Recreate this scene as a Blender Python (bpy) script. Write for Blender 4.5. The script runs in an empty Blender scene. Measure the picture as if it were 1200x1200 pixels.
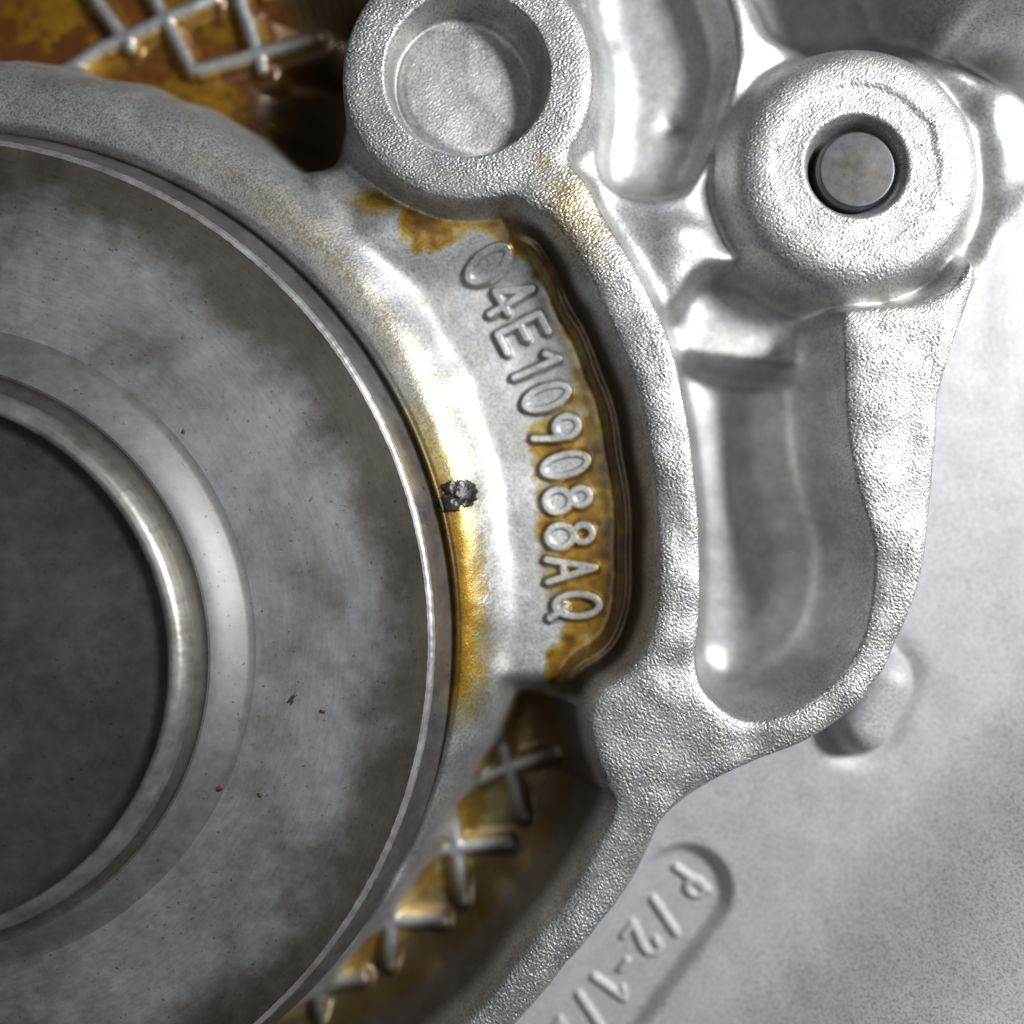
import bpy, math
import numpy as np
from mathutils import Vector

# ------------------------------------------------------------------ camera, light
S = 0.00013            # metres per unit of layout (a unit is about one photo pixel on the rim plane)
D = 1000.0             # camera height over the rim plane, in units
sc = bpy.context.scene
col = sc.collection

def W(x, y, z=0.0):
    return Vector(((x - 600) * S, (600 - y) * S, z * S))

cam_d = bpy.data.cameras.new('camera')
cam = bpy.data.objects.new('camera', cam_d)
col.objects.link(cam)
cam.location = W(600, 600, D)
cam_d.sensor_width = 36.0
cam_d.lens = 36.0 * D / 1200.0
cam_d.clip_start = 0.002
cam_d.clip_end = 10.0
cam_d.dof.use_dof = True
cam_d.dof.focus_distance = (D - 2) * S
cam_d.dof.aperture_fstop = 3.4
sc.camera = cam

world = bpy.data.worlds.new('World')
sc.world = world
world.use_nodes = True
bg = world.node_tree.nodes['Background']
bg.inputs[0].default_value = (0.80, 0.90, 1.0, 1)
bg.inputs[1].default_value = 0.035

def area(name, loc, target, size, power, color, shape='SQUARE', size_y=None):
    l = bpy.data.lights.new(name, 'AREA')
    l.energy = power; l.color = color; l.size = size * S; l.shape = shape
    if size_y: l.size_y = size_y * S
    o = bpy.data.objects.new(name, l)
    o.location = W(*loc)
    o.rotation_euler = (W(*target) - W(*loc)).to_track_quat('-Z', 'Y').to_euler()
    col.objects.link(o)
    return o

area('key_lamp', (3750, -800, 2620), (600, 600, -40), 1000, 4.1, (0.985, 0.99, 1.0))
area('top_fill', (900, -3300, 2600), (600, 600, -40), 2200, 0.08, (0.86, 0.93, 1.0))  # added weak, broad soft fill from the top side

area('overhead_fill', (150, 250, 3600), (560, 620, -40), 1800, 0.24, (0.95, 0.98, 1.0))  # added soft fill from overhead, lifts the flat faces; no known fitting

vs = sc.view_settings
vs.view_transform = 'Standard'; vs.look = 'None'; vs.exposure = 0.1; vs.gamma = 1.0
vs.use_curve_mapping = False
sc.render.engine = 'CYCLES'

# ------------------------------------------------------------------ helpers
rng = np.random.default_rng(7)
F32 = np.float32

def up(p, z):            # photo point seen at height z -> layout point
    k = (D - z) / D
    return (600 + (p[0] - 600) * k, 600 + (p[1] - 600) * k)

def ups(ps, z):
    return [up(p, z) for p in ps]

def spline(pts, n=6, closed=True):
    P = np.array(pts, float); m = len(P); out = []
    rngi = range(m if closed else m - 1)
    for i in rngi:
        if closed:
            p0, p1, p2, p3 = P[i - 1], P[i], P[(i + 1) % m], P[(i + 2) % m]
        else:
            p0, p1, p2, p3 = P[max(i - 1, 0)], P[i], P[i + 1], P[min(i + 2, m - 1)]
        for k in range(n):
            t = k / n
            out.append(0.5 * ((2 * p1) + (-p0 + p2) * t + (2 * p0 - 5 * p1 + 4 * p2 - p3) * t * t + (-p0 + 3 * p1 - 3 * p2 + p3) * t ** 3))
    if not closed: out.append(P[-1])
    return np.array(out)

def sstep(a, b, x):
    t = np.clip((x - a) / (b - a), 0, 1)
    return t * t * (3 - 2 * t)

class Grid:
    def __init__(s, xs, ys):
        s.xs, s.ys = xs.astype(F32), ys.astype(F32)
        s.X, s.Y = np.meshgrid(s.xs, s.ys)
        s.shape = s.X.shape
    def crop(s, x0, x1, y0, y1):
        i0, i1 = np.searchsorted(s.xs, [x0, x1]); j0, j1 = np.searchsorted(s.ys, [y0, y1])
        return slice(j0, j1), slice(i0, i1)
    def dist_poly(s, pts, pad=70, closed=True):
        """distance to a polyline; + inside when closed. returns full array, -pad far away"""
        P = np.asarray(pts, float)
        sl = s.crop(P[:, 0].min() - pad, P[:, 0].max() + pad, P[:, 1].min() - pad, P[:, 1].max() + pad)
        X, Y = s.X[sl], s.Y[sl]
        d2 = np.full(X.shape, 1e9, F32); ins = np.zeros(X.shape, bool)
        n = len(P)
        for i in range(n if closed else n - 1):
            a, b = P[i], P[(i + 1) % n]
            e = b - a; L = max(e @ e, 1e-9)
            px, py = X - F32(a[0]), Y - F32(a[1])
            t = np.clip((px * F32(e[0]) + py * F32(e[1])) / F32(L), 0, 1)
            np.minimum(d2, (px - t * F32(e[0])) ** 2 + (py - t * F32(e[1])) ** 2, out=d2)
            if closed and a[1] != b[1]:
                c = ((Y >= min(a[1], b[1])) & (Y < max(a[1], b[1])))
                ins ^= c & (X < (a[0] + (Y - a[1]) * (e[0] / e[1])))
        d = np.sqrt(d2)
        full = np.full(s.shape, -1e3, F32)
        full[sl] = np.where(ins, d, -d) if closed else -d
        return full
    def circ(s, c, R):
        return (R - np.hypot(s.X - F32(c[0]), s.Y - F32(c[1]))).astype(F32)
    def noise(s, lo, hi, seed, stretch=1.0):
        """band-limited noise, wavelengths lo..hi in grid cells, unit rms"""
        h, w = s.shape
        r = np.random.default_rng(seed).standard_normal((h, w)).astype(F32)
        f = np.fft.rfft2(r)
        k = np.hypot(np.fft.fftfreq(h)[:, None] * stretch, np.fft.rfftfreq(w)[None, :])
        m = np.exp(-(k * lo) ** 2) * (1 - np.exp(-(k * hi) ** 2))
        o = np.fft.irfft2(f * m, s=(h, w)).astype(F32)
        return o / o.std()
    def blur(s, A, sig):
        h, w = s.shape
        p = int(sig * 4) + 2
        B = np.pad(A, p, mode='edge')
        f = np.fft.rfft2(B)
        g = np.exp(-2 * (np.pi * sig) ** 2 * (np.fft.fftfreq(B.shape[0])[:, None] ** 2 + np.fft.rfftfreq(B.shape[1])[None, :] ** 2))
        return np.fft.irfft2(f * g, s=B.shape)[p:-p, p:-p].astype(F32)
    def normals(s, H):
        gy, gx = np.gradient(H, s.ys, s.xs)
        n = np.stack([-gx, gy, np.ones_like(H)], -1)
        return n / np.linalg.norm(n, axis=-1, keepdims=True)

def lerp(a, b, t): return a + (b - a) * t

def smax(a, b, k):
    h = np.clip(0.5 + 0.5 * (a - b) / k, 0, 1)
    return b + (a - b) * h + k * h * (1 - h)

def tag(o, label=None, cat=None, group=None, kind=None):
    if label: o['label'] = label
    if cat: o['category'] = cat
    if group: o['group'] = group
    if kind: o['kind'] = kind
    return o

def empty(name, loc):
    o = bpy.data.objects.new(name, None); o.location = loc; o.empty_display_size = 0.005
    col.objects.link(o); return o

def link(o, parent=None):
    col.objects.link(o)
    if parent is not None:
        o.parent = parent
        o.matrix_parent_inverse = Vector_inv(parent)
    return o

def Vector_inv(p):
    from mathutils import Matrix
    return Matrix.Translation(-p.location)      # parts sit at the origin, so only an Empty's own place counts

def patch(name, G, H, N, facemask, mat, parent=None, attrs=None):
    """mesh of the cells of a height field for which facemask is set"""
    jj, ii = np.nonzero(facemask)
    w = G.shape[1]
    a = jj * w + ii
    quads = np.stack([a + w, a + w + 1, a + 1, a], 1)
    used, inv = np.unique(quads, return_inverse=True)
    inv = inv.reshape(quads.shape)
    me = bpy.data.meshes.new(name)
    me.vertices.add(len(used)); me.loops.add(inv.size); me.polygons.add(len(inv))
    co = np.stack([(G.X.ravel()[used] - 600) * S, (600 - G.Y.ravel()[used]) * S, H.ravel()[used] * S], 1)
    me.vertices.foreach_set('co', co.astype(F32).ravel())
    me.loops.foreach_set('vertex_index', inv.astype(np.int32).ravel())
    me.polygons.foreach_set('loop_start', np.arange(0, inv.size, 4, dtype=np.int32))
    me.polygons.foreach_set('use_smooth', np.ones(len(inv), bool))
    me.update(calc_edges=True)
    for k, A in (attrs or {}).items():
        at = me.attributes.new(k, 'FLOAT', 'POINT')
        at.data.foreach_set('value', A.ravel()[used].astype(F32))
    me.normals_split_custom_set_from_vertices(N.reshape(-1, 3)[used].astype(float))
    me.materials.append(mat)
    o = bpy.data.objects.new(name, me)
    return link(o, parent)

# ------------------------------------------------------------------ materials
def new_mat(name):
    m = bpy.data.materials.new(name); m.use_nodes = True
    nt = m.node_tree; b = nt.nodes['Principled BSDF']
    return m, nt, b

def N_(nt, t, **kw):
    n = nt.nodes.new(t)
    for k, v in kw.items(): setattr(n, k, v)
    return n

def noise_node(nt, scale, detail=4, rough=0.55):
    tc = N_(nt, 'ShaderNodeTexCoord'); 
    n = N_(nt, 'ShaderNodeTexNoise'); n.inputs['Scale'].default_value = scale
    n.inputs['Detail'].default_value = detail; n.inputs['Roughness'].default_value = rough
    gm = N_(nt, 'ShaderNodeNewGeometry')
    nt.links.new(gm.outputs['Position'], n.inputs['Vector'])
    return n

def ramp(nt, src, stops):
    r = N_(nt, 'ShaderNodeValToRGB')
    els = r.color_ramp.elements
    while len(els) < len(stops): els.new(0.5)
    for e, (p, c) in zip(els, stops):
        e.position = p; e.color = (*c, 1) if len(c) == 3 else c
    nt.links.new(src, r.inputs[0])
    return r

def mixc(nt, fac, a, b, mode='MIX'):
    m = N_(nt, 'ShaderNodeMix', data_type='RGBA', blend_type=mode)
    for i, v in ((0, fac), (6, a), (7, b)):
        if isinstance(v, (int, float)): m.inputs[i].default_value = v
        elif isinstance(v, tuple): m.inputs[i].default_value = (*v, 1)
        else: nt.links.new(v, m.inputs[i])
    return m.outputs[2]

def mixf(nt, fac, a, b):
    m = N_(nt, 'ShaderNodeMix', data_type='FLOAT')
    for i, v in ((0, fac), (2, a), (3, b)):
        if isinstance(v, (int, float)): m.inputs[i].default_value = v
        else: nt.links.new(v, m.inputs[i])
    return m.outputs[0]

def attr(nt, name):
    a = N_(nt, 'ShaderNodeAttribute'); a.attribute_name = name
    return a.outputs['Fac']

def cast_material(name, base_lo, base_hi, rough=0.52, bump=0.5, metal=0.86, oxide=0.6):
    m, nt, b = new_mat(name)
    n1 = noise_node(nt, 240, 6, 0.65)
    base = ramp(nt, n1.outputs[0], [(0.32, base_lo), (0.68, base_hi)]).outputs[0]
    fine = noise_node(nt, 2600, 3, 0.7)
    fineR = ramp(nt, fine.outputs[0], [(0.36, (0.30, 0.30, 0.29)), (0.54, (1.0,) * 3)]).outputs[0]
    base = mixc(nt, 0.6, base, fineR, 'MULTIPLY')
    ox = noise_node(nt, 90, 7, 0.7)          # patchy dull oxide
    oxr = ramp(nt, ox.outputs[0], [(0.42, (0.72, 0.69, 0.63)), (0.60, (1, 1, 1))]).outputs[0]
    base = mixc(nt, oxide, base, oxr, 'MULTIPLY')
    # oil film: thin is a yellow tint, a thick pool is dark amber brown
    on = noise_node(nt, 330, 5, 0.6)
    th = N_(nt, 'ShaderNodeMath', operation='MULTIPLY_ADD'); nt.links.new(on.outputs[0], th.inputs[0]); th.inputs[1].default_value = 0.26
    oa = attr(nt, 'oil')
    sub = N_(nt, 'ShaderNodeMath', operation='SUBTRACT'); nt.links.new(oa, sub.inputs[0]); sub.inputs[1].default_value = 0.13
    nt.links.new(sub.outputs[0], th.inputs[2])
    film = ramp(nt, th.outputs[0], [(0.0, (1, 1, 1)), (0.28, (0.98, 0.80, 0.38)), (0.5, (0.80, 0.46, 0.04)), (0.75, (0.42, 0.20, 0.012)), (1.0, (0.15, 0.07, 0.008))]).outputs[0]
    gate = N_(nt, 'ShaderNodeMapRange'); nt.links.new(oa, gate.inputs[0]); gate.inputs[1].default_value = 0.02; gate.inputs[2].default_value = 0.2
    c = mixc(nt, gate.outputs[0], base, mixc(nt, 1.0, base, film, 'MULTIPLY'))
    rustc = ramp(nt, on.outputs[0], [(0.3, (0.07, 0.018, 0.004)), (0.7, (0.19, 0.065, 0.010))]).outputs[0]
    c = mixc(nt, attr(nt, 'rust'), c, rustc)
    c = mixc(nt, attr(nt, 'grime_shade'), c, (0.055, 0.038, 0.020))
    nt.links.new(c, b.inputs['Base Color'])
    nt.links.new(mixf(nt, oa, metal, 0.15), b.inputs['Metallic'])
    r = mixf(nt, fine.outputs[0], rough - 0.10, rough + 0.12)
    r2 = mixf(nt, ox.outputs[0], 0.10, -0.10)
    ra = N_(nt, 'ShaderNodeMath', operation='ADD'); nt.links.new(r, ra.inputs[0]); nt.links.new(r2, ra.inputs[1])
    r = mixf(nt, attr(nt, 'smooth'), ra.outputs[0], 0.51)
    r = mixf(nt, gate.outputs[0], r, 0.34)
    nt.links.new(r, b.inputs['Roughness'])
    cw = N_(nt, 'ShaderNodeMath', operation='MULTIPLY'); nt.links.new(oa, cw.inputs[0]); cw.inputs[1].default_value = 0.7
    nt.links.new(cw.outputs[0], b.inputs['Coat Weight']); b.inputs['Coat Roughness'].default_value = 0.10
    bp = N_(nt, 'ShaderNodeBump'); bp.inputs['Strength'].default_value = bump; bp.inputs['Distance'].default_value = 0.00008
    bn = noise_node(nt, 3400, 4, 0.65)
    nt.links.new(bn.outputs[0], bp.inputs['Height'])
    nt.links.new(bp.outputs[0], b.inputs['Normal'])
    return m

M_cast = cast_material('cast_aluminium', (0.52, 0.535, 0.55), (0.70, 0.70, 0.69))
M_plate = cast_material('plate_aluminium', (0.49, 0.505, 0.52), (0.55, 0.565, 0.575), 0.58, 0.25, 0.25, 0.2)

def steel_material(name, stops, rough, scale=60, streak=True):
    m, nt, b = new_mat(name)
    big = noise_node(nt, scale, 6, 0.62)
    c = ramp(nt, big.outputs[0], stops).outputs[0]
    mid = noise_node(nt, 420, 5, 0.7)
    midr = ramp(nt, mid.outputs[0], [(0.3, (0.7, 0.68, 0.64)), (0.65, (1, 1, 1))]).outputs[0]
    c = mixc(nt, 0.7, c, midr, 'MULTIPLY')
    sp = noise_node(nt, 1500, 2, 0.5)
    spr = ramp(nt, sp.outputs[0], [(0.25, (0.25, 0.2, 0.15)), (0.33, (1, 1, 1))]).outputs[0]
    c = mixc(nt, 0.7, c, spr, 'MULTIPLY')
    nt.links.new(c, b.inputs['Base Color'])
    b.inputs['Metallic'].default_value = 0.85
    r = mixf(nt, mid.outputs[0], rough - 0.08, rough + 0.14)
    nt.links.new(r, b.inputs['Roughness'])
    bp = N_(nt, 'ShaderNodeBump'); bp.inputs['Strength'].default_value = 0.12; bp.inputs['Distance'].default_value = 0.00005
    bn = noise_node(nt, 1800, 5, 0.7)
    nt.links.new(bn.outputs[0], bp.inputs['Height']); nt.links.new(bp.outputs[0], b.inputs['Normal'])
    return m

def ring_tint(m, centre, r0, r1, tint):
    nt = m.node_tree; b = nt.nodes['Principled BSDF']
    src = b.inputs['Base Color'].links[0].from_socket
    gm = N_(nt, 'ShaderNodeNewGeometry')
    sub = N_(nt, 'ShaderNodeVectorMath', operation='DISTANCE'); nt.links.new(gm.outputs['Position'], sub.inputs[0])
    sub.inputs[1].default_value = tuple(W(*centre))
    n = noise_node(nt, 55, 6, 0.65)
    ad = N_(nt, 'ShaderNodeMath', operation='MULTIPLY_ADD'); nt.links.new(n.outputs[0], ad.inputs[0]); ad.inputs[1].default_value = 190 * S; nt.links.new(sub.outputs['Value'], ad.inputs[2])
    mr = N_(nt, 'ShaderNodeMapRange', interpolation_type='SMOOTHSTEP'); nt.links.new(ad.outputs[0], mr.inputs[0])
    mr.inputs[1].default_value = (r0 + 95) * S; mr.inputs[2].default_value = (r1 + 95) * S
    # faint turning marks and scuffs that run round the centre
    sp = N_(nt, 'ShaderNodeVectorMath', operation='SUBTRACT'); nt.links.new(gm.outputs['Position'], sp.inputs[0]); sp.inputs[1].default_value = tuple(W(*centre))
    xyz = N_(nt, 'ShaderNodeSeparateXYZ'); nt.links.new(sp.outputs[0], xyz.inputs[0])
    an = N_(nt, 'ShaderNodeMath', operation='ARCTAN2'); nt.links.new(xyz.outputs[1], an.inputs[0]); nt.links.new(xyz.outputs[0], an.inputs[1])
    rk = N_(nt, 'ShaderNodeMath', operation='MULTIPLY'); nt.links.new(sub.outputs['Value'], rk.inputs[0]); rk.inputs[1].default_value = 1800
    ak = N_(nt, 'ShaderNodeMath', operation='MULTIPLY'); nt.links.new(an.outputs[0], ak.inputs[0]); ak.inputs[1].default_value = 14
    cb = N_(nt, 'ShaderNodeCombineXYZ'); nt.links.new(rk.outputs[0], cb.inputs[0]); nt.links.new(ak.outputs[0], cb.inputs[1])
    pn = N_(nt, 'ShaderNodeTexNoise'); pn.inputs['Scale'].default_value = 1.0; pn.inputs['Detail'].default_value = 5; pn.inputs['Roughness'].default_value = 0.65
    nt.links.new(cb.outputs[0], pn.inputs['Vector'])
    src = mixc(nt, 0.32, src, ramp(nt, pn.outputs[0], [(0.36, (0.62, 0.60, 0.57)), (0.56, (1, 1, 1))]).outputs[0], 'MULTIPLY')
    c = mixc(nt, mr.outputs[0], src, mixc(nt, 1.0, src, tint, 'MULTIPLY'))
    nt.links.new(c, b.inputs['Base Color'])
M_face = steel_material('oiled_steel', [(0.30, (0.24, 0.225, 0.205)), (0.48, (0.46, 0.465, 0.475)), (0.7, (0.62, 0.63, 0.645))], 0.50, 45)
ring_tint(M_face, (-80, 752, 9), 480, 560, (0.34, 0.30, 0.25))
M_edge = steel_material('worn_bright_steel', [(0.3, (0.5, 0.48, 0.46)), (0.6, (0.85, 0.85, 0.85))], 0.34, 200)
M_lip = steel_material('dull_lip_steel', [(0.3, (0.30, 0.28, 0.25)), (0.7, (0.62, 0.61, 0.58))], 0.38, 150)
M_side = steel_material('side_steel', [(0.3, (0.28, 0.26, 0.25)), (0.7, (0.46, 0.45, 0.44))], 0.3, 120)
M_hub = steel_material('dark_hub_steel', [(0.3, (0.13, 0.12, 0.105)), (0.7, (0.24, 0.225, 0.205))], 0.45, 80)
M_pin = steel_material('pin_steel', [(0.35, (0.09, 0.085, 0.06)), (0.6, (0.115, 0.115, 0.13))], 0.34, 160)

m, nt, b = new_mat('black_grease'); M_grease = m
gn = noise_node(nt, 900, 4)
nt.links.new(ramp(nt, gn.outputs[0], [(0.35, (0.006, 0.006, 0.007)), (0.75, (0.03, 0.026, 0.018))]).outputs[0], b.inputs['Base Color'])
b.inputs['Roughness'].default_value = 0.35
m, nt, b = new_mat('dirt_brown'); M_dirt = m
gn = noise_node(nt, 2500, 3)
nt.links.new(ramp(nt, gn.outputs[0], [(0.3, (0.02, 0.011, 0.007)), (0.7, (0.09, 0.045, 0.02))]).outputs[0], b.inputs['Base Color'])
b.inputs['Roughness'].default_value = 0.6

# ------------------------------------------------------------------ the casting as a height field
def axis(lo, a, b, hi, fine, coarse):
    return np.concatenate([np.arange(lo, a, coarse), np.arange(a, b, fine), np.arange(b, hi, coarse)])
G = Grid(axis(-260, -70, 1260, 1460, 1.25, 4.0), axis(-260, -70, 1260, 1460, 1.25, 4.0))
X, Y = G.X, G.Y

# rim wall with the boss: traced outline of the top face
rim_pts = [(690, 205), (715, 250), (745, 300), (775, 355), (797, 410), (811, 470), (820, 530), (827, 600), (830, 660), (829, 720), (825, 780),
           (838, 813), (876, 838), (920, 829), (965, 800), (997, 762), (1014, 710), (1018, 650), (1006, 600), (994, 555), (986, 500), (983, 420), (984, 364),
           (1012, 353), (1070, 348), (1115, 328), (1140, 296), (1150, 335), (1114, 440), (1106, 520), (1100, 600), (1084, 690), (1053, 772), (1022, 820), (985, 855), (940, 880), (890, 900), (845, 920),
           (810, 940), (780, 965), (764, 1000), (745, 1040), (715, 1080), (690, 1110), (650, 1160), (615, 1200), (520, 1300), (380, 1420),
           (310, 1370), (440, 1275), (544, 1193), (600, 1123), (656, 1056), (684, 1007), (714, 950), (706, 928), (691, 885), (685, 845), (697, 808),
           (722, 790), (746, 765), (760, 730), (765, 680), (765, 620), (760, 560), (750, 500), (735, 440), (715, 390), (690, 335), (665, 290),
           (640, 258), (610, 240), (600, 190), (640, 170)]
rim_c = spline(rim_pts, 4)
sd_rim = G.dist_poly(rim_c, 90)
BOSS = (547, 86)
sd_boss = G.circ(BOSS, 155)
sd_top = smax(sd_rim, sd_boss, 22)

# which side of the rim
left_poly = [(-900, -900), (560, -900), (547, 85), (640, 170), (700, 270), (748, 370), (783, 480), (797, 640), (790, 760), (760, 860), (745, 940), (700, 1060), (600, 1180), (450, 1350), (300, 1500), (-900, 1600)]
left = G.dist_poly(left_poly, 2000) > 0

# --- left side: collar, lettered recess, lattice recesses
CC = (-70, 706); CR = 669
lowf = G.noise(60, 160, 3)
midf = G.noise(14, 40, 4)
dcol = (CR - np.hypot(X - CC[0], Y - CC[1])).astype(F32) + 2.0 * lowf - 28 * sstep(820, 1010, Y)
LAT = -150.0; FLO = -62.0
tc = np.clip(dcol / 66, 0, 1)
zcol = FLO - 3 + 52 * (1 - (1 - tc) ** 2)
zcol = zcol - 0.004 * np.clip(dcol - 66, 0, None) ** 2
zcol = np.where(dcol < 0, FLO - 3 + 2.4 * dcol, zcol)
zcol = np.maximum(zcol, LAT - 120)
F = np.full(G.shape, LAT, F32) - 90 * sstep(240, 370, X) * (Y < 260)
web_poly = spline(ups([(345, 205), (385, 184), (412, 150), (570, 200), (545, 300), (480, 330), (410, 320)], -48), 4)
sd_web = G.dist_poly(web_poly, 60)
F = lerp(F, -38.0, sstep(-48, 22, sd_web))
let_poly = ups([(462, 252), (500, 235), (820, 235), (820, 700), (800, 798), (560, 802), (500, 700), (470, 400), (430, 300)], FLO)
sd_let = G.dist_poly(let_poly, 60)
floor_tilt = FLO + 0.02 * (Y - 500)
F = lerp(F, FLO + 0.12 * np.clip(dcol + 75, 0, 75) + 25 * (1 - sstep(255, 335, Y)), sstep(-44, 14, sd_let))
is_let = sd_let > -10
Lleft = smax(zcol, F, 12 + 10 * np.maximum(sstep(-40, 20, sd_let), sstep(-40, 20, sd_web)))
Lleft = G.blur(Lleft, 4.5)
# ribs of the lattice
ribs_px = [((579, 840), (614, 958)), ((526, 926), (648, 884)), ((524, 915), (541, 1056)), ((466, 1003), (596, 989)), ((461, 1000), (455, 1132)), ((414, 1082), (518, 1081)),
           ((376, 1110), (372, 1190)), ((345, 1163), (424, 1150)),
           ((120, 54), (250, -8)), ((170, -20), (224, 80)), ((272, -25), (306, 78)), ((232, 80), (372, 42)), ((60, 92), (120, 52)), ((90, -30), (150, 52)), ((310, -12), (400, -40))]
ribs = []
for a, b_ in ribs_px:
    a, b_ = up(a, -134), up(b_, -134)
    d = G.dist_poly([a, ((a[0] + b_[0]) / 2, (a[1] + b_[1]) / 2), b_], 40, closed=False)
    prof = sstep(-17, -4.5, d)
    zr = LAT + 17 * prof
    Lleft = np.maximum(Lleft, np.where(d > -24, zr, -999))
    ribs.append(d)
# small ledge half-way up the recess wall
# --- right side: web level, pin boss, pockets
Lr = np.full(G.shape, -44, F32) + 3 * lowf
bump = np.exp(-(((X - 800) / 45) ** 2 + ((Y - 268) / 26) ** 2)); Lr += 14 * bump
pit = spline(ups([(890, -160), (900, 0), (940, 36), (1000, 44), (1070, 34), (1160, 70), (1320, 120), (1400, -160)], -60), 4)
Lr = lerp(Lr, -125.0, sstep(-45, 25, G.dist_poly(pit, 80)))
PB = up((1008, 195), -12)
sd_pb = G.circ(PB, 153)
moat = np.exp(-((sd_pb + 14) / 16) ** 2); Lr -= 14 * moat
p1 = spline(ups([(690, -150), (800, -120), (840, -20), (858, 40), (858, 85), (845, 135), (828, 180), (806, 220), (770, 232), (728, 226), (706, 205), (702, 170), (708, 120), (706, 60), (690, 0)], -52), 4)
sd_p1 = G.dist_poly(p1, 60)
d_in1 = np.minimum(sd_p1, -sd_top)
Lr = lerp(Lr, -104.0 + 0.0075 * np.clip(56 - d_in1, 0, 56) ** 2, sstep(-3, 12, sd_p1))
p1d = up((792, 142), -90); dim1 = np.exp(-(((X - p1d[0]) / 15) ** 2 + ((Y - p1d[1]) / 12) ** 2))
Lr -= 9 * dim1
p2 = spline(ups([(770, 430), (797, 352), (816, 322), (850, 309), (890, 316), (930, 338), (966, 351), (990, 362), (1046, 372), (1060, 700), (1000, 860), (800, 880)], -50), 4)
sd_p2 = G.dist_poly(p2, 60)
s0, s1 = up((800, 420), -90), up((948, 438), -90)
stepd = ((Y - s0[1]) - (X - s0[0]) * (s1[1] - s0[1]) / (s1[0] - s0[0])).astype(F32)
z2 = lerp(-92.0, -134.0, sstep(-15, 20, stepd))
d_in2 = np.minimum(sd_p2, -sd_top)
d_in2 = np.where(stepd < 0, np.minimum(d_in2, 14 - stepd * 0.9), np.minimum(d_in2, 30 + stepd))
z2 = z2 - 6 + 0.0062 * np.clip(np.where(stepd < 0, 54, 74) - d_in2, 0, 70) ** 2
Lr = lerp(Lr, z2, sstep(-3, 12, sd_p2))
shade_lug = spline([(1095, -220), (1100, -60), (1128, 6), (1190, 24), (1420, 30), (1440, -220)], 4)  # invented lug, added to cast shade over the top-right corner
sd_shade_lug = G.dist_poly(shade_lug, 80)
Lr = lerp(Lr, 70.0, sstep(-22, 12, sd_shade_lug))
# raised pin boss over the web
tb = np.clip((sd_pb + 6) / 46, 0, 1)
zpb = -60 + 50 * np.sqrt(np.clip(1 - (1 - tb) ** 2, 0, 1))
Lr = np.where(sd_pb > -6, np.maximum(Lr, zpb), Lr)

Lr = G.blur(Lr, 4.5)
L = np.where(left, Lleft, Lr)
# --- raise the rim out of it
draft = np.where(left, np.where(is_let, 34.0, 62.0), 30.0).astype(F32)
draft = np.where(~left & (X > 905) & (Y > 330), 24.0, draft)
draft = np.where(sd_boss > sd_rim, np.where(left, np.where(Y > 190, 5.0, 20.0), 30.0), draft)
draft = G.blur(draft, 8)
t = np.clip((sd_top + draft) / (draft + 6), 0, 1)
g = np.where(left, 0.82 * t ** 2.3 + 0.18 * t, 0.93 * t ** 3 + 0.07 * t)
crown = -9 * (1 - np.clip(sd_top / 26, 0, 1)) ** 2 + 1.5 * lowf * (1 - 0.8 * sstep(-40, 0, sd_boss))
ledge = 9 * np.exp(-((sd_top + 27 + lowf) / 6.5) ** 2) * left * sstep(-20, 10, sd_let) * sstep(30, 60, -dcol) * sstep(585, 640, X)
H = L + (crown - L) * g + ledge
rd = np.hypot(X + 80, Y - 751)
H = H - np.where(left, 34 * (1 - sstep(602, 620, rd)), 0)
# dish in the boss
sd_dish = G.circ(BOSS, 95)
tdi = np.clip((sd_dish + 1) / 11, 0, 1)
dish = 36 * (1 - (1 - tdi) ** 2.4) * sstep(-2, 4, sd_dish)
dish = dish + (0.17 * (X - BOSS[0]) + 0.08 * (BOSS[1] - Y)) * sstep(2, 20, sd_dish)
H = H - np.where(sd_dish > -14, dish, 0)
# pin bore and spot face
PC = up((1004, 194), -12)
sd_seat = G.circ(PC, 98); sd_bore = G.circ(PC, 62)
sd_seat_n = sd_seat + 2.0 * midf
H = H - 3.2 * sstep(-1.5, 2.5, sd_seat_n) * (1 - 0.6 * sstep(150, 230, Y))
H = np.where(sd_bore > -5, H - 26 * sstep(-1, 16, sd_bore) - 30 * sstep(12, 17, sd_bore) + 1.6 * np.exp(-((sd_bore + 5) / 3) ** 2), H)
H = G.blur(H, 2.0)

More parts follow.
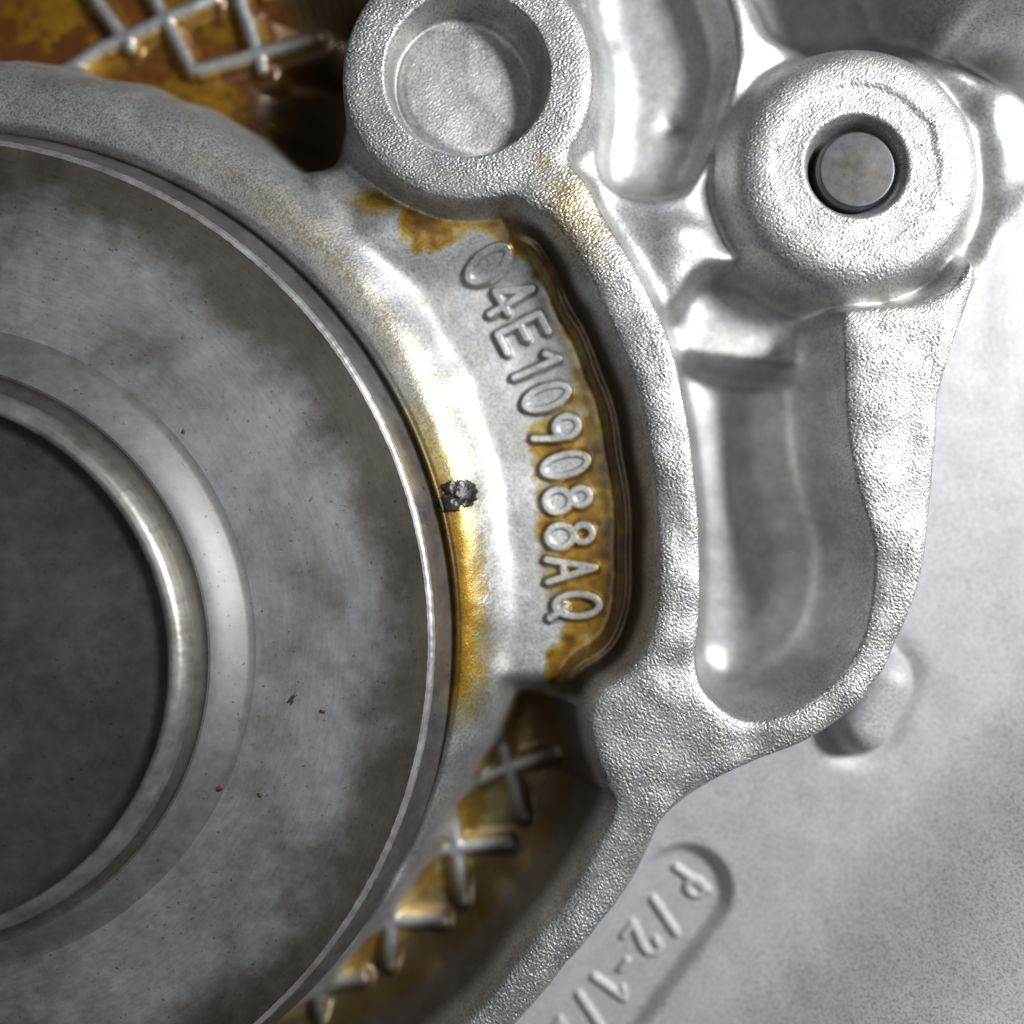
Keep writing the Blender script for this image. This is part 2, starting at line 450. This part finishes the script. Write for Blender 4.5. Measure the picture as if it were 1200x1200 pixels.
# --- embossed part number
def glyph(ch):
    el = lambda cx, cy, rx, ry, n=26, a0=0, a1=2 * math.pi: [(cx + rx * math.cos(a0 + (a1 - a0) * i / n), cy + ry * math.sin(a0 + (a1 - a0) * i / n)) for i in range(n + 1)]
    if ch == '0': return [el(0, 0, 12, 27)], [el(0, 0, 11, 26)]
    if ch == '4': return [[(5, -29), (5, 28), (-14, -10), (14, -10)]], []
    if ch == 'E': return [[(13, -27), (-11, -27), (-11, 27), (13, 27)], [(-11, 1), (9, 1)]], []
    if ch == '1': return [[(2, -29), (2, 28), (-9, 16)]], []
    if ch == '9': return [el(0, 12, 12, 14), [(12, 12), (9, -6), (2, -29)]], [el(0, 12, 11, 13)]
    if ch == '8': return [el(0, 15, 10, 11), el(0, -12, 13, 15)], [el(0, -12, 12, 14), el(0, 15, 9, 10)]
    if ch == 'b': return [el(0, 15, 10, 11), el(0, -12, 13, 15)], [el(0, -12, 12, 14)]
    if ch == 'A': return [[(-13, -28), (0, 28), (13, -28)], [(-8, -9), (8, -9)]], []
    if ch == 'Q': return [el(0, 2, 13, 26), [(3, -12), (15, -30)]], []
    if ch == 'P': return [[(-8, -24), (-8, 24)], el(-2, 10, 9, 11)], []
    if ch == '/': return [[(-9, -24), (9, 24)]], []
    if ch == '2': return [[(-9, 14), (-5, 22), (3, 23), (9, 15), (6, 4), (-9, -22), (10, -22)]], []
    if ch == '-': return [[(-6, 0), (6, 0)]], []
    if ch == 'i': return [[(2, -23), (2, 23), (-7, 14)]], []

def place(strokes, c, u, r, k=1.0):
    return [[(c[0] + k * (x * r[0] + y * u[0]), c[1] + k * (x * r[1] + y * u[1])) for x, y in s] for s in strokes]

chars = [('0', 572, 314), ('4', 596, 350), ('E', 612, 390), ('1', 628, 430), ('0', 640, 466), ('9', 652, 504), ('0', 662, 545), ('8', 665, 585), ('b', 668, 627), ('A', 669, 667), ('Q', 674, 709)]
char_sd = []
Hc = H.copy()
for ch, x, y in chars:
    c = up((x, y), FLO + 3)
    u = np.array([c[0] + 42, c[1] - 720.0]); u /= np.linalg.norm(u)
    r = (-u[1], u[0])
    st, fl = glyph(ch)
    d = np.full(G.shape, -1e3, F32)
    for s in place(st, c, u, r, 1.06):
        d = np.maximum(d, G.dist_poly(s, 20, closed=False))
    lift = 6.5 * sstep(-8.2, -3.4, d)
    lab = d
    for s in place(fl, c, u, r, 1.06):
        df = G.dist_poly(s, 20)
        lift = np.maximum(lift, 5.0 * sstep(-3, 2, df))
        lab = np.maximum(lab, np.where(df > 0, 0.0, -1e3))
    H = np.where(lab > -12, Hc + np.maximum(lift, H - Hc), H)
    char_sd.append(lab)

# --- surface relief of the sand-blasted casting
fine = G.noise(1.5, 3.8, 11); fine2 = G.noise(4.0, 14, 12)
flat_top = sstep(-14, 2, sd_top)
pb_top = sstep(0, 30, sd_pb) * (1 - sstep(-4, 2, sd_bore))
gr = 0.09 + 0.42 * np.maximum(flat_top, pb_top * 0.9)
gr = np.where(sd_dish > 4, 0.16, gr)
gr = np.where((sd_top < 0) & ~left & (sd_pb < 0), 0.07, gr)


# --- stains and painted recess shade: oil, rust varnish, grime
wob = 4 * midf + 1.5 * G.noise(5, 16, 21)
oil_poly = spline([(468, 268), (474, 246), (540, 236), (625, 236), (700, 320), (760, 450), (780, 600), (775, 750), (720, 800), (650, 812), (640, 770), (662, 730), (640, 700), (630, 640), (626, 570), (618, 508),
                   (652, 478), (672, 440), (655, 385), (632, 335), (598, 300), (560, 276), (535, 290), (500, 302), (478, 298)], 4)
oil = sstep(-6, 7, G.dist_poly(ups(oil_poly, -60), 40) + wob * 0.28) * (dcol < 14) * (1 - lerp(sstep(-9, -3, sd_top), sstep(-24, -14, sd_top), sstep(560, 640, X)))
oil_d = G.dist_poly(ups(oil_poly, -60), 40)
oil = oil * np.clip(0.24 + 0.006 * np.clip(oil_d, 0, 60) + 0.28 * np.exp(-np.clip(-sd_top - 22, 0, 200) / 26) + 0.10 * lowf + 0.10 * midf, 0.2, 1.0)
raised = np.zeros(G.shape, F32)
for d in char_sd: raised = np.maximum(raised, sstep(-6, -2.5, d))
oil = oil * (1 - 0.93 * raised)
ang = np.arctan2(Y - 751, X + 80)
rd = np.hypot(X + 80, Y - 751)
band = (1 - sstep(0, 52, rd - 618 + 3 * midf + 2.0 * G.noise(3, 12, 71))) * sstep(-0.62, -0.18, ang) * (1 - sstep(0.06, 0.22, ang))
oil = np.maximum(oil, np.clip(band, 0, 1) * (sd_top < -20) * (dcol > 0) * 0.6)
ty = (0.7 + 0.35 * G.noise(3, 12, 31)) * np.exp(-((rd - 650) / 26) ** 2) * sstep(-1.3, -0.9, ang) * (1 - sstep(-0.3, -0.1, ang))
oil = np.maximum(oil, 0.20 * ty * (sd_top < -10) * (dcol > 0))
sp = G.noise(3, 12, 41)
smear = np.exp(-(((X - 668) / 38) ** 2 + ((Y - 240) / 52) ** 2)) + 0.5 * np.exp(-(((X - 705) / 30) ** 2 + ((Y - 300) / 50) ** 2)) + 0.6 * np.exp(-(((X - 636) / 12) ** 2 + ((Y - 188) / 14) ** 2))
oil = np.maximum(oil, np.clip(smear * (0.14 + 0.26 * np.clip(sp, 0, 1.5)), 0, 0.5) * flat_top)
smear2 = np.exp(-(((X - 440) / 34) ** 2 + ((Y - 222) / 16) ** 2)); oil = np.maximum(oil, 0.6 * smear2 * (1 - flat_top))
latm = np.clip((-100 - H) / 18, 0, 1) * left * (dcol < 30)
ribm = np.zeros(G.shape, F32)
for d in ribs: ribm = np.maximum(ribm, sstep(-13, -7, d))
pat = sstep(-0.5, 0.8, lowf + 0.5 * midf)
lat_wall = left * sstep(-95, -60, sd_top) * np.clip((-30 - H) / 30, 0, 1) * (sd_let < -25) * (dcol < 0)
oil = np.maximum(oil, latm * (1 - ribm) * np.where(Y < 500, 0.98 - 0.3 * pat, 0.44 - 0.14 * pat))
rust = latm * (1 - 0.95 * ribm) * (1 - pat) * np.where(Y < 500, 0.75, 0.30)
rust = np.maximum(rust, np.clip(ledge / 9, 0, 1) * 0.5)
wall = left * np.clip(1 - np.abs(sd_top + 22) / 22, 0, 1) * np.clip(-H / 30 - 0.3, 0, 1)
grime_shade = 0.85 * sstep(560, 640, X) * left * sstep(-30, -6, sd_let) * (dcol < -18) * sstep(-44, -24, sd_top + 2 * lowf) * (1 - sstep(-9, 1, sd_top + 1.0 * lowf)) * (1 - 0.8 * np.clip(ledge / 9, 0, 1)) + 0.25 * wall
grime_shade = np.maximum(grime_shade, 0.8 * lat_wall)  # dark brown on the lattice walls, doubling as their painted shade
grime_shade = np.maximum(grime_shade, 0.97 * left * (Y < 260) * (dcol < 4) * sstep(250, 330, X + 12 * lowf) * np.clip((-60 - H) / 40, 0, 1))  # boss shadow painted as dark colour into the upper-left recess
spots = (G.noise(3, 8, 51) > 2.9).astype(F32)
grime_shade = np.maximum(grime_shade, G.blur(spots, 1.0) * 0.6)
grime_shade = np.maximum(grime_shade, 0.35 * dim1 * (~left))
for d in char_sd: grime_shade = np.maximum(grime_shade, 0.55 * np.exp(-((d + 8.5) / 1.8) ** 2) * (0.6 + 0.4 * np.clip(midf, -1, 1)))
hx, hy = up((534, 582), -30)
grime_shade = np.maximum(grime_shade, np.clip(1.3 * np.exp(-(((X - hx) / 21) ** 2 + ((Y - hy) / 17) ** 2)) + 0.25 * G.noise(3, 12, 81) - 0.25, 0, 0.9) * (np.hypot(X - hx, Y - hy) < 45))
gr = gr * (0.62 + 0.5 * sstep(-0.8, 1.0, lowf + 0.8 * midf))
gr = gr * (1 - 0.7 * np.clip(oil, 0, 1) * (1 - flat_top))
H = H + gr * (fine + 0.2 * fine2) + 0.05 * midf
smooth = np.where(left, 0.85 * sstep(4, 14, -sd_top) * sstep(-50, -36, sd_top) * (dcol < 0), sstep(2, 14, -sd_top) * (1 - sstep(-4, 16, sd_pb)))
smooth = np.maximum(smooth, 0.3 * sstep(2, 10, sd_dish))
attrs = dict(smooth=smooth.astype(F32), oil=np.clip(oil, 0, 1).astype(F32), rust=np.clip(rust, 0, 1).astype(F32), grime_shade=np.clip(grime_shade, 0, 1).astype(F32))

# --- parts of the casting
def cellmask(A):   # vertex condition -> cell condition
    return A[:-1, :-1]
out_line = spline([(1640, 60), (1400, 120), (1225, 245), (1146, 350), (1110, 440), (1104, 520), (1098, 600), (1083, 690), (1052, 772), (1022, 820), (985, 855), (940, 880), (890, 900), (845, 920), (810, 940), (780, 965), (764, 1000), (745, 1040), (715, 1080),
                   (690, 1110), (650, 1160), (615, 1200), (520, 1300), (380, 1420), (300, 1520), (1700, 1700), (1800, 400)], 3)
OUT = G.dist_poly(out_line, 200)
drop = np.where(OUT > -2, -135 * sstep(0, 9, OUT), 0)
H = np.where(OUT > -4, np.minimum(H, lerp(np.maximum(crown, H), -160, sstep(-4, 11, OUT))), H)
N = G.normals(H)
keep = (OUT < 11) & (np.hypot(X + 80, Y - 751) > 560)

lab = np.full(G.shape, 0, np.int32)     # 0 = web
parts = {}
def add(key, name, cond):
    idx = len(parts) + 1
    parts[idx] = (key, name); lab[cond] = idx
    return idx
add('collar', 'collar', left & (dcol > 0))
add('floor', 'recess_floor', left & (dcol <= 0) & is_let)
add('lat1', 'lattice_floor', left & (dcol <= 0) & ~is_let & (Y > 500) & (sd_web < -10))
add('lat0', 'lattice_floor', left & (dcol <= 0) & ~is_let & (Y < 500) & (sd_web < -10))
add('saddle', 'saddle', left & (dcol <= 0) & ~is_let & (sd_web >= -10))
add('p1', 'pocket', ~left & (sd_p1 > 0))
add('p2', 'pocket', ~left & (sd_p2 > 0) & (stepd < 0))
add('p3', 'pocket', ~left & (sd_p2 > 0) & (stepd >= 0))
add('pinboss', 'pin_boss', ~left & (sd_pb > -4))
add('seat', 'spot_face', ~left & (sd_seat_n > 0))
add('bore', 'bore', ~left & (sd_bore > -1))
add('shade_lug', 'shade_lug', ~left & (sd_shade_lug > -16))
add('rim', 'rim_wall', sd_top > -10)
add('boss', 'round_boss', sd_boss > -8)
add('dish', 'dish', sd_dish > 0)
for i, d in enumerate(ribs):
    add('rib%d' % i, 'lattice_rib', (d > -13) & left & (dcol < 6) & (sd_top < -20))
for i, d in enumerate(char_sd):
    add('ch%d' % i, 'embossed_character', d > -6)

cover = empty('engine_cover', W(760, 640, -140))
tag(cover, 'silver cast aluminium engine cover with raised rim and embossed part number', 'engine cover')
objs = {}
lab_c = cellmask(lab); keep_c = cellmask(keep)
parent_of = {'seat': 'pinboss', 'bore': 'pinboss', 'dish': 'boss'}
for i in range(15): parent_of['rib%d' % i] = 'lat1' if i < 8 else 'lat0'
for i in range(len(chars)): parent_of['ch%d' % i] = 'floor'
part_label = {'boss': 'round boss with a shallow dish at the top of the rim', 'collar': 'smooth rounded collar around the dark disc, yellow with oil along its inner edge',
              'floor': 'recess floor with oil pooled beside the part number', 'lat0': 'oily lattice floor in deep shadow, top left', 'lat1': 'oily amber lattice floor at the bottom',
              'p3': 'long rounded pocket inside the rim', 'p2': 'short pocket below the pin boss', 'p1': 'pocket beside the round boss', 'pinboss': 'round boss that holds the steel pin'}
def pieces(mk):
    """split a cell mask into its connected pieces (coarse flood fill by row runs)"""
    par = [0]; runs = []; prev = []
    def find(a):
        while par[a] != a: par[a] = par[par[a]]; a = par[a]
        return a
    for j in range(mk.shape[0]):
        e = np.flatnonzero(np.diff(np.concatenate([[0], mk[j].astype(np.int8), [0]])))
        cur = []
        for a, b_ in zip(e[::2], e[1::2]):
            idn = len(par); par.append(idn)
            for (pa, pb, pid) in prev:
                if pa < b_ and pb > a: par[find(pid)] = find(idn)
            cur.append((a, b_, idn)); runs.append((j, a, b_, idn))
        prev = cur
    out = {}
    for j, a, b_, idn in runs: out.setdefault(find(idn), []).append((j, a, b_))
    res = []
    for rr in out.values():
        m_ = np.zeros_like(mk)
        for j, a, b_ in rr: m_[j, a:b_] = True
        res.append(m_)
    return sorted(res, key=lambda m_: -m_.sum())
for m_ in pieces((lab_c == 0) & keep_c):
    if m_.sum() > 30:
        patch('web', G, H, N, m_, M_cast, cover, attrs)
order = sorted(parts.items(), key=lambda kv: kv[1][0] in parent_of)
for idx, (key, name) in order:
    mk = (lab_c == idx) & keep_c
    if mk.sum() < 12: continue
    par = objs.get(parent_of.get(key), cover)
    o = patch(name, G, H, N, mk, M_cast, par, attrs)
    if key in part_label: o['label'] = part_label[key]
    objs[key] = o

# ------------------------------------------------------------------ lathe helper
def lathe(name, rings, mat, parent=None, seg=720, jitter=None, cap=False):
    """rings: (cx, cy, R, z)"""
    th = np.linspace(0, 2 * np.pi, seg, endpoint=False)
    V = []
    for k, (cx, cy, R, z) in enumerate(rings):
        jr = jitter(th, k) if jitter is not None else 0
        V.append(np.stack([(cx + (R + jr) * np.cos(th) - 600) * S, (600 - cy + (R + jr) * np.sin(th)) * S, np.full(seg, z * S)], 1))
    V = np.concatenate(V)
    fs = []
    for k in range(len(rings) - 1):
        for i in range(seg):
            j = (i + 1) % seg
            fs.append((k * seg + i, (k + 1) * seg + i, (k + 1) * seg + j, k * seg + j))
    if cap: fs.append([(len(rings) - 1) * seg + i for i in range(seg)])
    me = bpy.data.meshes.new(name); me.from_pydata(V.tolist(), [], fs); me.update()
    me.polygons.foreach_set('use_smooth', np.ones(len(fs), bool))
    me.materials.append(mat)
    return link(bpy.data.objects.new(name, me), parent)

# ------------------------------------------------------------------ steel disc
disc = empty('steel_disc', W(-80, 752, -70))
tag(disc, 'large dark grey oiled steel disc with bright worn edge beside the cover', 'disc')
DC = (-80.6, 751.5)
jr = np.random.default_rng(3)
ph = jr.uniform(0, 6.28, 40); fr = jr.integers(20, 340, 40)
def edge_jit(th, k):
    s = sum(np.sin(fr[i] * th + ph[i]) for i in range(40)) * 0.035
    return s
rs = lambda lst, c=DC: [(c[0], c[1], R, z) for R, z in lst]
lathe('side_band', rs([(611, -120), (611.5, -34), (610.5, -29), (608, -26), (600, -12), (594, -2), (591, 4)]), M_side, disc)
lathe('worn_edge', rs([(591, 4), (590, 6.5), (588, 8.6), (585.5, 9.8), (583, 10)]), M_edge, disc, 1440, edge_jit)
face_r = [(583.6, 9.9), (575, 9.6), (540, 9.0), (500, 8.6), (450, 8.6), (400, 9), (378, 9.6)]
def cmix(a, b_, t): return (a[0] + (b_[0] - a[0]) * t, a[1] + (b_[1] - a[1]) * t)
C2 = (-75, 760); C3 = (-80, 770)
fr_ = []
for i, (R, z) in enumerate(face_r):
    c = cmix(DC, C2, i / (len(face_r) - 1)); fr_.append((c[0], c[1], R, z))
lathe('face_plate', fr_, M_face, disc)
prof = [(378, 9.6), (371, 9.8), (368, 11.5), (360, 17), (352, 23), (345, 28), (338, 31), (334, 32)]
stp = [(*cmix(C2, C3, i / 7 * 0.6), R, z) for i, (R, z) in enumerate(prof)]
lathe('hub_step', stp, steel_material('step_steel', [(0.3, (0.26, 0.255, 0.25)), (0.7, (0.36, 0.36, 0.36))], 0.55, 90), disc)
prof = [(334, 32.5), (330, 30), (324, 30), (318, 33)]
lathe('hub_groove', [(*cmix(C2, C3, 0.6 + 0.4 * i / 3), R + 2, z) for i, (R, z) in enumerate(prof)], M_hub, disc)
lathe('hub_lip', rs([(320, 33), (317, 44), (313, 51), (308, 54), (303, 54.5), (299, 53)], C3), M_lip, disc, 720, lambda th, k: edge_jit(th, k) * 0.7)
lathe('hub_face', rs([(299.5, 53), (294, 47), (288, 42), (280, 40), (200, 40), (0.4, 40)], C3), M_hub, disc, 360)

# ------------------------------------------------------------------ pin in the bore
pc = up((1005, 198), -20)
pin = lathe('steel_pin', [(pc[0], pc[1], R, z) for R, z in [(47, -90), (48, -60), (48, -26), (47.6, -24.6), (46.9, -24.2), (45.4, -22.0), (44.9, -21.5), (44.5, -21.2), (44.1, -21.05), (43.6, -21), (42, -21), (20, -21), (0.4, -21)]], M_pin, None, 160)
tag(pin, 'short round steel pin seated in the bored round boss', 'pin')

# ------------------------------------------------------------------ plate below the cover
Gp = Grid(axis(240, 580, 1300, 1640, 1.6, 5), axis(0, 780, 1310, 1600, 1.6, 5))
PZ = -98.0
lp = Gp.noise(40, 120, 5); mp = Gp.noise(6, 20, 6); fp = Gp.noise(2.4, 7, 8)
Hp = np.full(Gp.shape, PZ, F32) + 0.3 * lp
slot = np.array(ups([(803, 1046), (560, 1380)], PZ))
sd_slot = 56 * 1.095 + Gp.dist_poly(slot, 160, closed=False)
Hp -= 17 * sstep(-3, 14, sd_slot)
kb = np.array(ups([(1012, 850), (1036, 800)], PZ + 20))
sd_kn = 40 + Gp.dist_poly(kb, 90, closed=False)
tk = np.clip(sd_kn / 38, 0, 1)
Hp += 44 * np.sqrt(np.clip(1 - (1 - tk) ** 2, 0, 1))
Hp -= 8 * np.exp(-((sd_kn + 6) / 12) ** 2)
shade_rise = sstep(0, 230, (Gp.X - 945) * 0.75 + (Gp.Y - 1120) * 0.66)  # plate corner raised so it turns from the key and looks darker
Hp += 120 * shade_rise
Hp = Gp.blur(Hp, 2.2)
r_ = np.array([-0.588, 0.809]); u_ = (0.809, 0.588)
marks = [('P', 806, 1036), ('/', 779, 1074), ('2', 753, 1101), ('-', 731, 1131), ('i', 715, 1156), ('/', 692, 1186), ('2', 668, 1214)]
msd = []
for ch, x, y in marks:
    st, fl = glyph(ch)
    c = up((x, y), PZ - 15); d = np.full(Gp.shape, -1e3, F32)
    for s in place(st, c, u_, r_, 1.05): d = np.maximum(d, Gp.dist_poly(s, 20, closed=False))
    Hp = Hp + 5.5 * sstep(-7.5, -2.0, d); msd.append(d)
Hp = Hp + 0.06 * fp + 0.03 * mp
Np = Gp.normals(Hp)
oz = np.zeros(Gp.shape, F32)
gp = (Gp.blur((Gp.noise(3, 8, 52) > 3.0).astype(F32), 1.0) * 0.5).astype(F32)
pat_attrs = dict(smooth=oz, oil=oz, rust=oz, grime_shade=gp)
labp = np.zeros(Gp.shape, np.int32)
labp[sd_slot > 0] = 1; labp[sd_kn > 0] = 2
for i, d in enumerate(msd): labp[d > -6] = 10 + i
lc = cellmask(labp)
plate = empty('housing_plate', W(900, 1050, -170))
tag(plate, 'pale flat aluminium housing lying below the cover rim at lower right', 'housing')
under = cellmask(Gp.dist_poly(out_line, 120) > -45)
patch('plate', Gp, Hp, Np, (lc == 0) & under, M_plate, plate, pat_attrs)
so = patch('marked_slot', Gp, Hp, Np, (lc == 1) & under, M_plate, plate, pat_attrs)
so['label'] = 'shallow round-ended slot with raised marks'
patch('knob', Gp, Hp, Np, (lc == 2) & under, M_plate, plate, pat_attrs)
for i in range(len(marks)):
    if ((lc == 10 + i) & under).sum() > 12: patch('embossed_character', Gp, Hp, Np, (lc == 10 + i) & under, M_plate, so, pat_attrs)

# ------------------------------------------------------------------ grease clump on the collar
def sample(Hf, x, y):
    i = np.clip(np.searchsorted(G.xs, x), 0, len(G.xs) - 1); j = np.clip(np.searchsorted(G.ys, y), 0, len(G.ys) - 1)
    return Hf[j, i]
gc = up((534, 582), -30)
g_sl = G.crop(gc[0] - 40, gc[0] + 40, gc[1] - 40, gc[1] + 40)
Gg = Grid(G.xs[g_sl[1]], G.ys[g_sl[0]])
gn1 = Gg.noise(3, 12, 61); gn2 = Gg.noise(8, 20, 62)
blob = np.maximum(14 - np.hypot((Gg.X - gc[0] - 11) / 1.0, (Gg.Y - gc[1] + 4) / 1.1), 9 - np.hypot((Gg.X - gc[0] + 8) / 1.5, (Gg.Y - gc[1] - 10) / 0.9))
blob = np.maximum(blob, 8 - np.hypot(Gg.X - gc[0] + 8, (Gg.Y - gc[1] + 8))) + 0.8 * gn1 + 1.2 * gn2 + 2.0
Hg = H[g_sl] + np.clip(blob, -2, 9) * 0.2 - 0.1
Ng = Gg.normals(Hg)
gobj = patch('grease_clump', Gg, Hg, Ng, cellmask(blob > -1.5), M_grease)
tag(gobj, 'small black clump of grease on the yellowed collar beside the disc', 'grease')

# ------------------------------------------------------------------ dirt flecks on the disc
def fleck(x, y, lx, ly, rot, label, z=9.6):
    c = up((x, y), z)
    n, mm = 14, 4
    vs_, fs = [], []
    rr = np.random.default_rng(int(x * 7 + y))
    js = 1 + 0.35 * rr.standard_normal(n)
    for k in range(mm):
        ph_ = k / mm * math.pi / 2
        for i in range(n):
            a = 2 * math.pi * i / n
            px = lx * js[i] * math.cos(ph_) * math.cos(a); py = ly * js[i] * math.cos(ph_) * math.sin(a)
            qx = px * math.cos(rot) - py * math.sin(rot); qy = px * math.sin(rot) + py * math.cos(rot)
            vs_.append(W(c[0] + qx, c[1] + qy, z - 0.6 + 2.6 * math.sin(ph_)))
    vs_.append(W(c[0], c[1], z + 2))
    for k in range(mm - 1):
        for i in range(n):
            j = (i + 1) % n
            fs.append((k * n + j, k * n + i, (k + 1) * n + i, (k + 1) * n + j))
    for i in range(n): fs.append(((mm - 1) * n + (i + 1) % n, (mm - 1) * n + i, mm * n))
    me = bpy.data.meshes.new('dirt_fleck'); me.from_pydata([tuple(v) for v in vs_], [], fs); me.materials.append(M_dirt)
    me.polygons.foreach_set('use_smooth', np.ones(len(fs), bool))
    o = bpy.data.objects.new('dirt_fleck', me); col.objects.link(o)
    tag(o, label, 'dirt fleck', 'dirt flecks on the disc')
fleck(343, 819, 8.5, 2.6, -1.0, 'elongated slanting brown dirt fleck, the upper of the two big flecks on the disc', 8.7)
fleck(256, 923, 6.5, 4.2, -0.3, 'broad dark brown dirt fleck near the hub, lower of the two big flecks', 9.4)
fleck(378, 834, 3.2, 2.0, 0.2, 'small brown dirt fleck just right of the elongated slanting fleck', 8.7)
fleck(305, 932, 3.0, 2.4, 0.2, 'small dark dirt fleck right of the broad brown fleck near the hub', 8.9)
fleck(215, 507, 3.0, 2.2, 0.5, 'small dark dirt fleck on the upper disc face above the hub', 8.7)
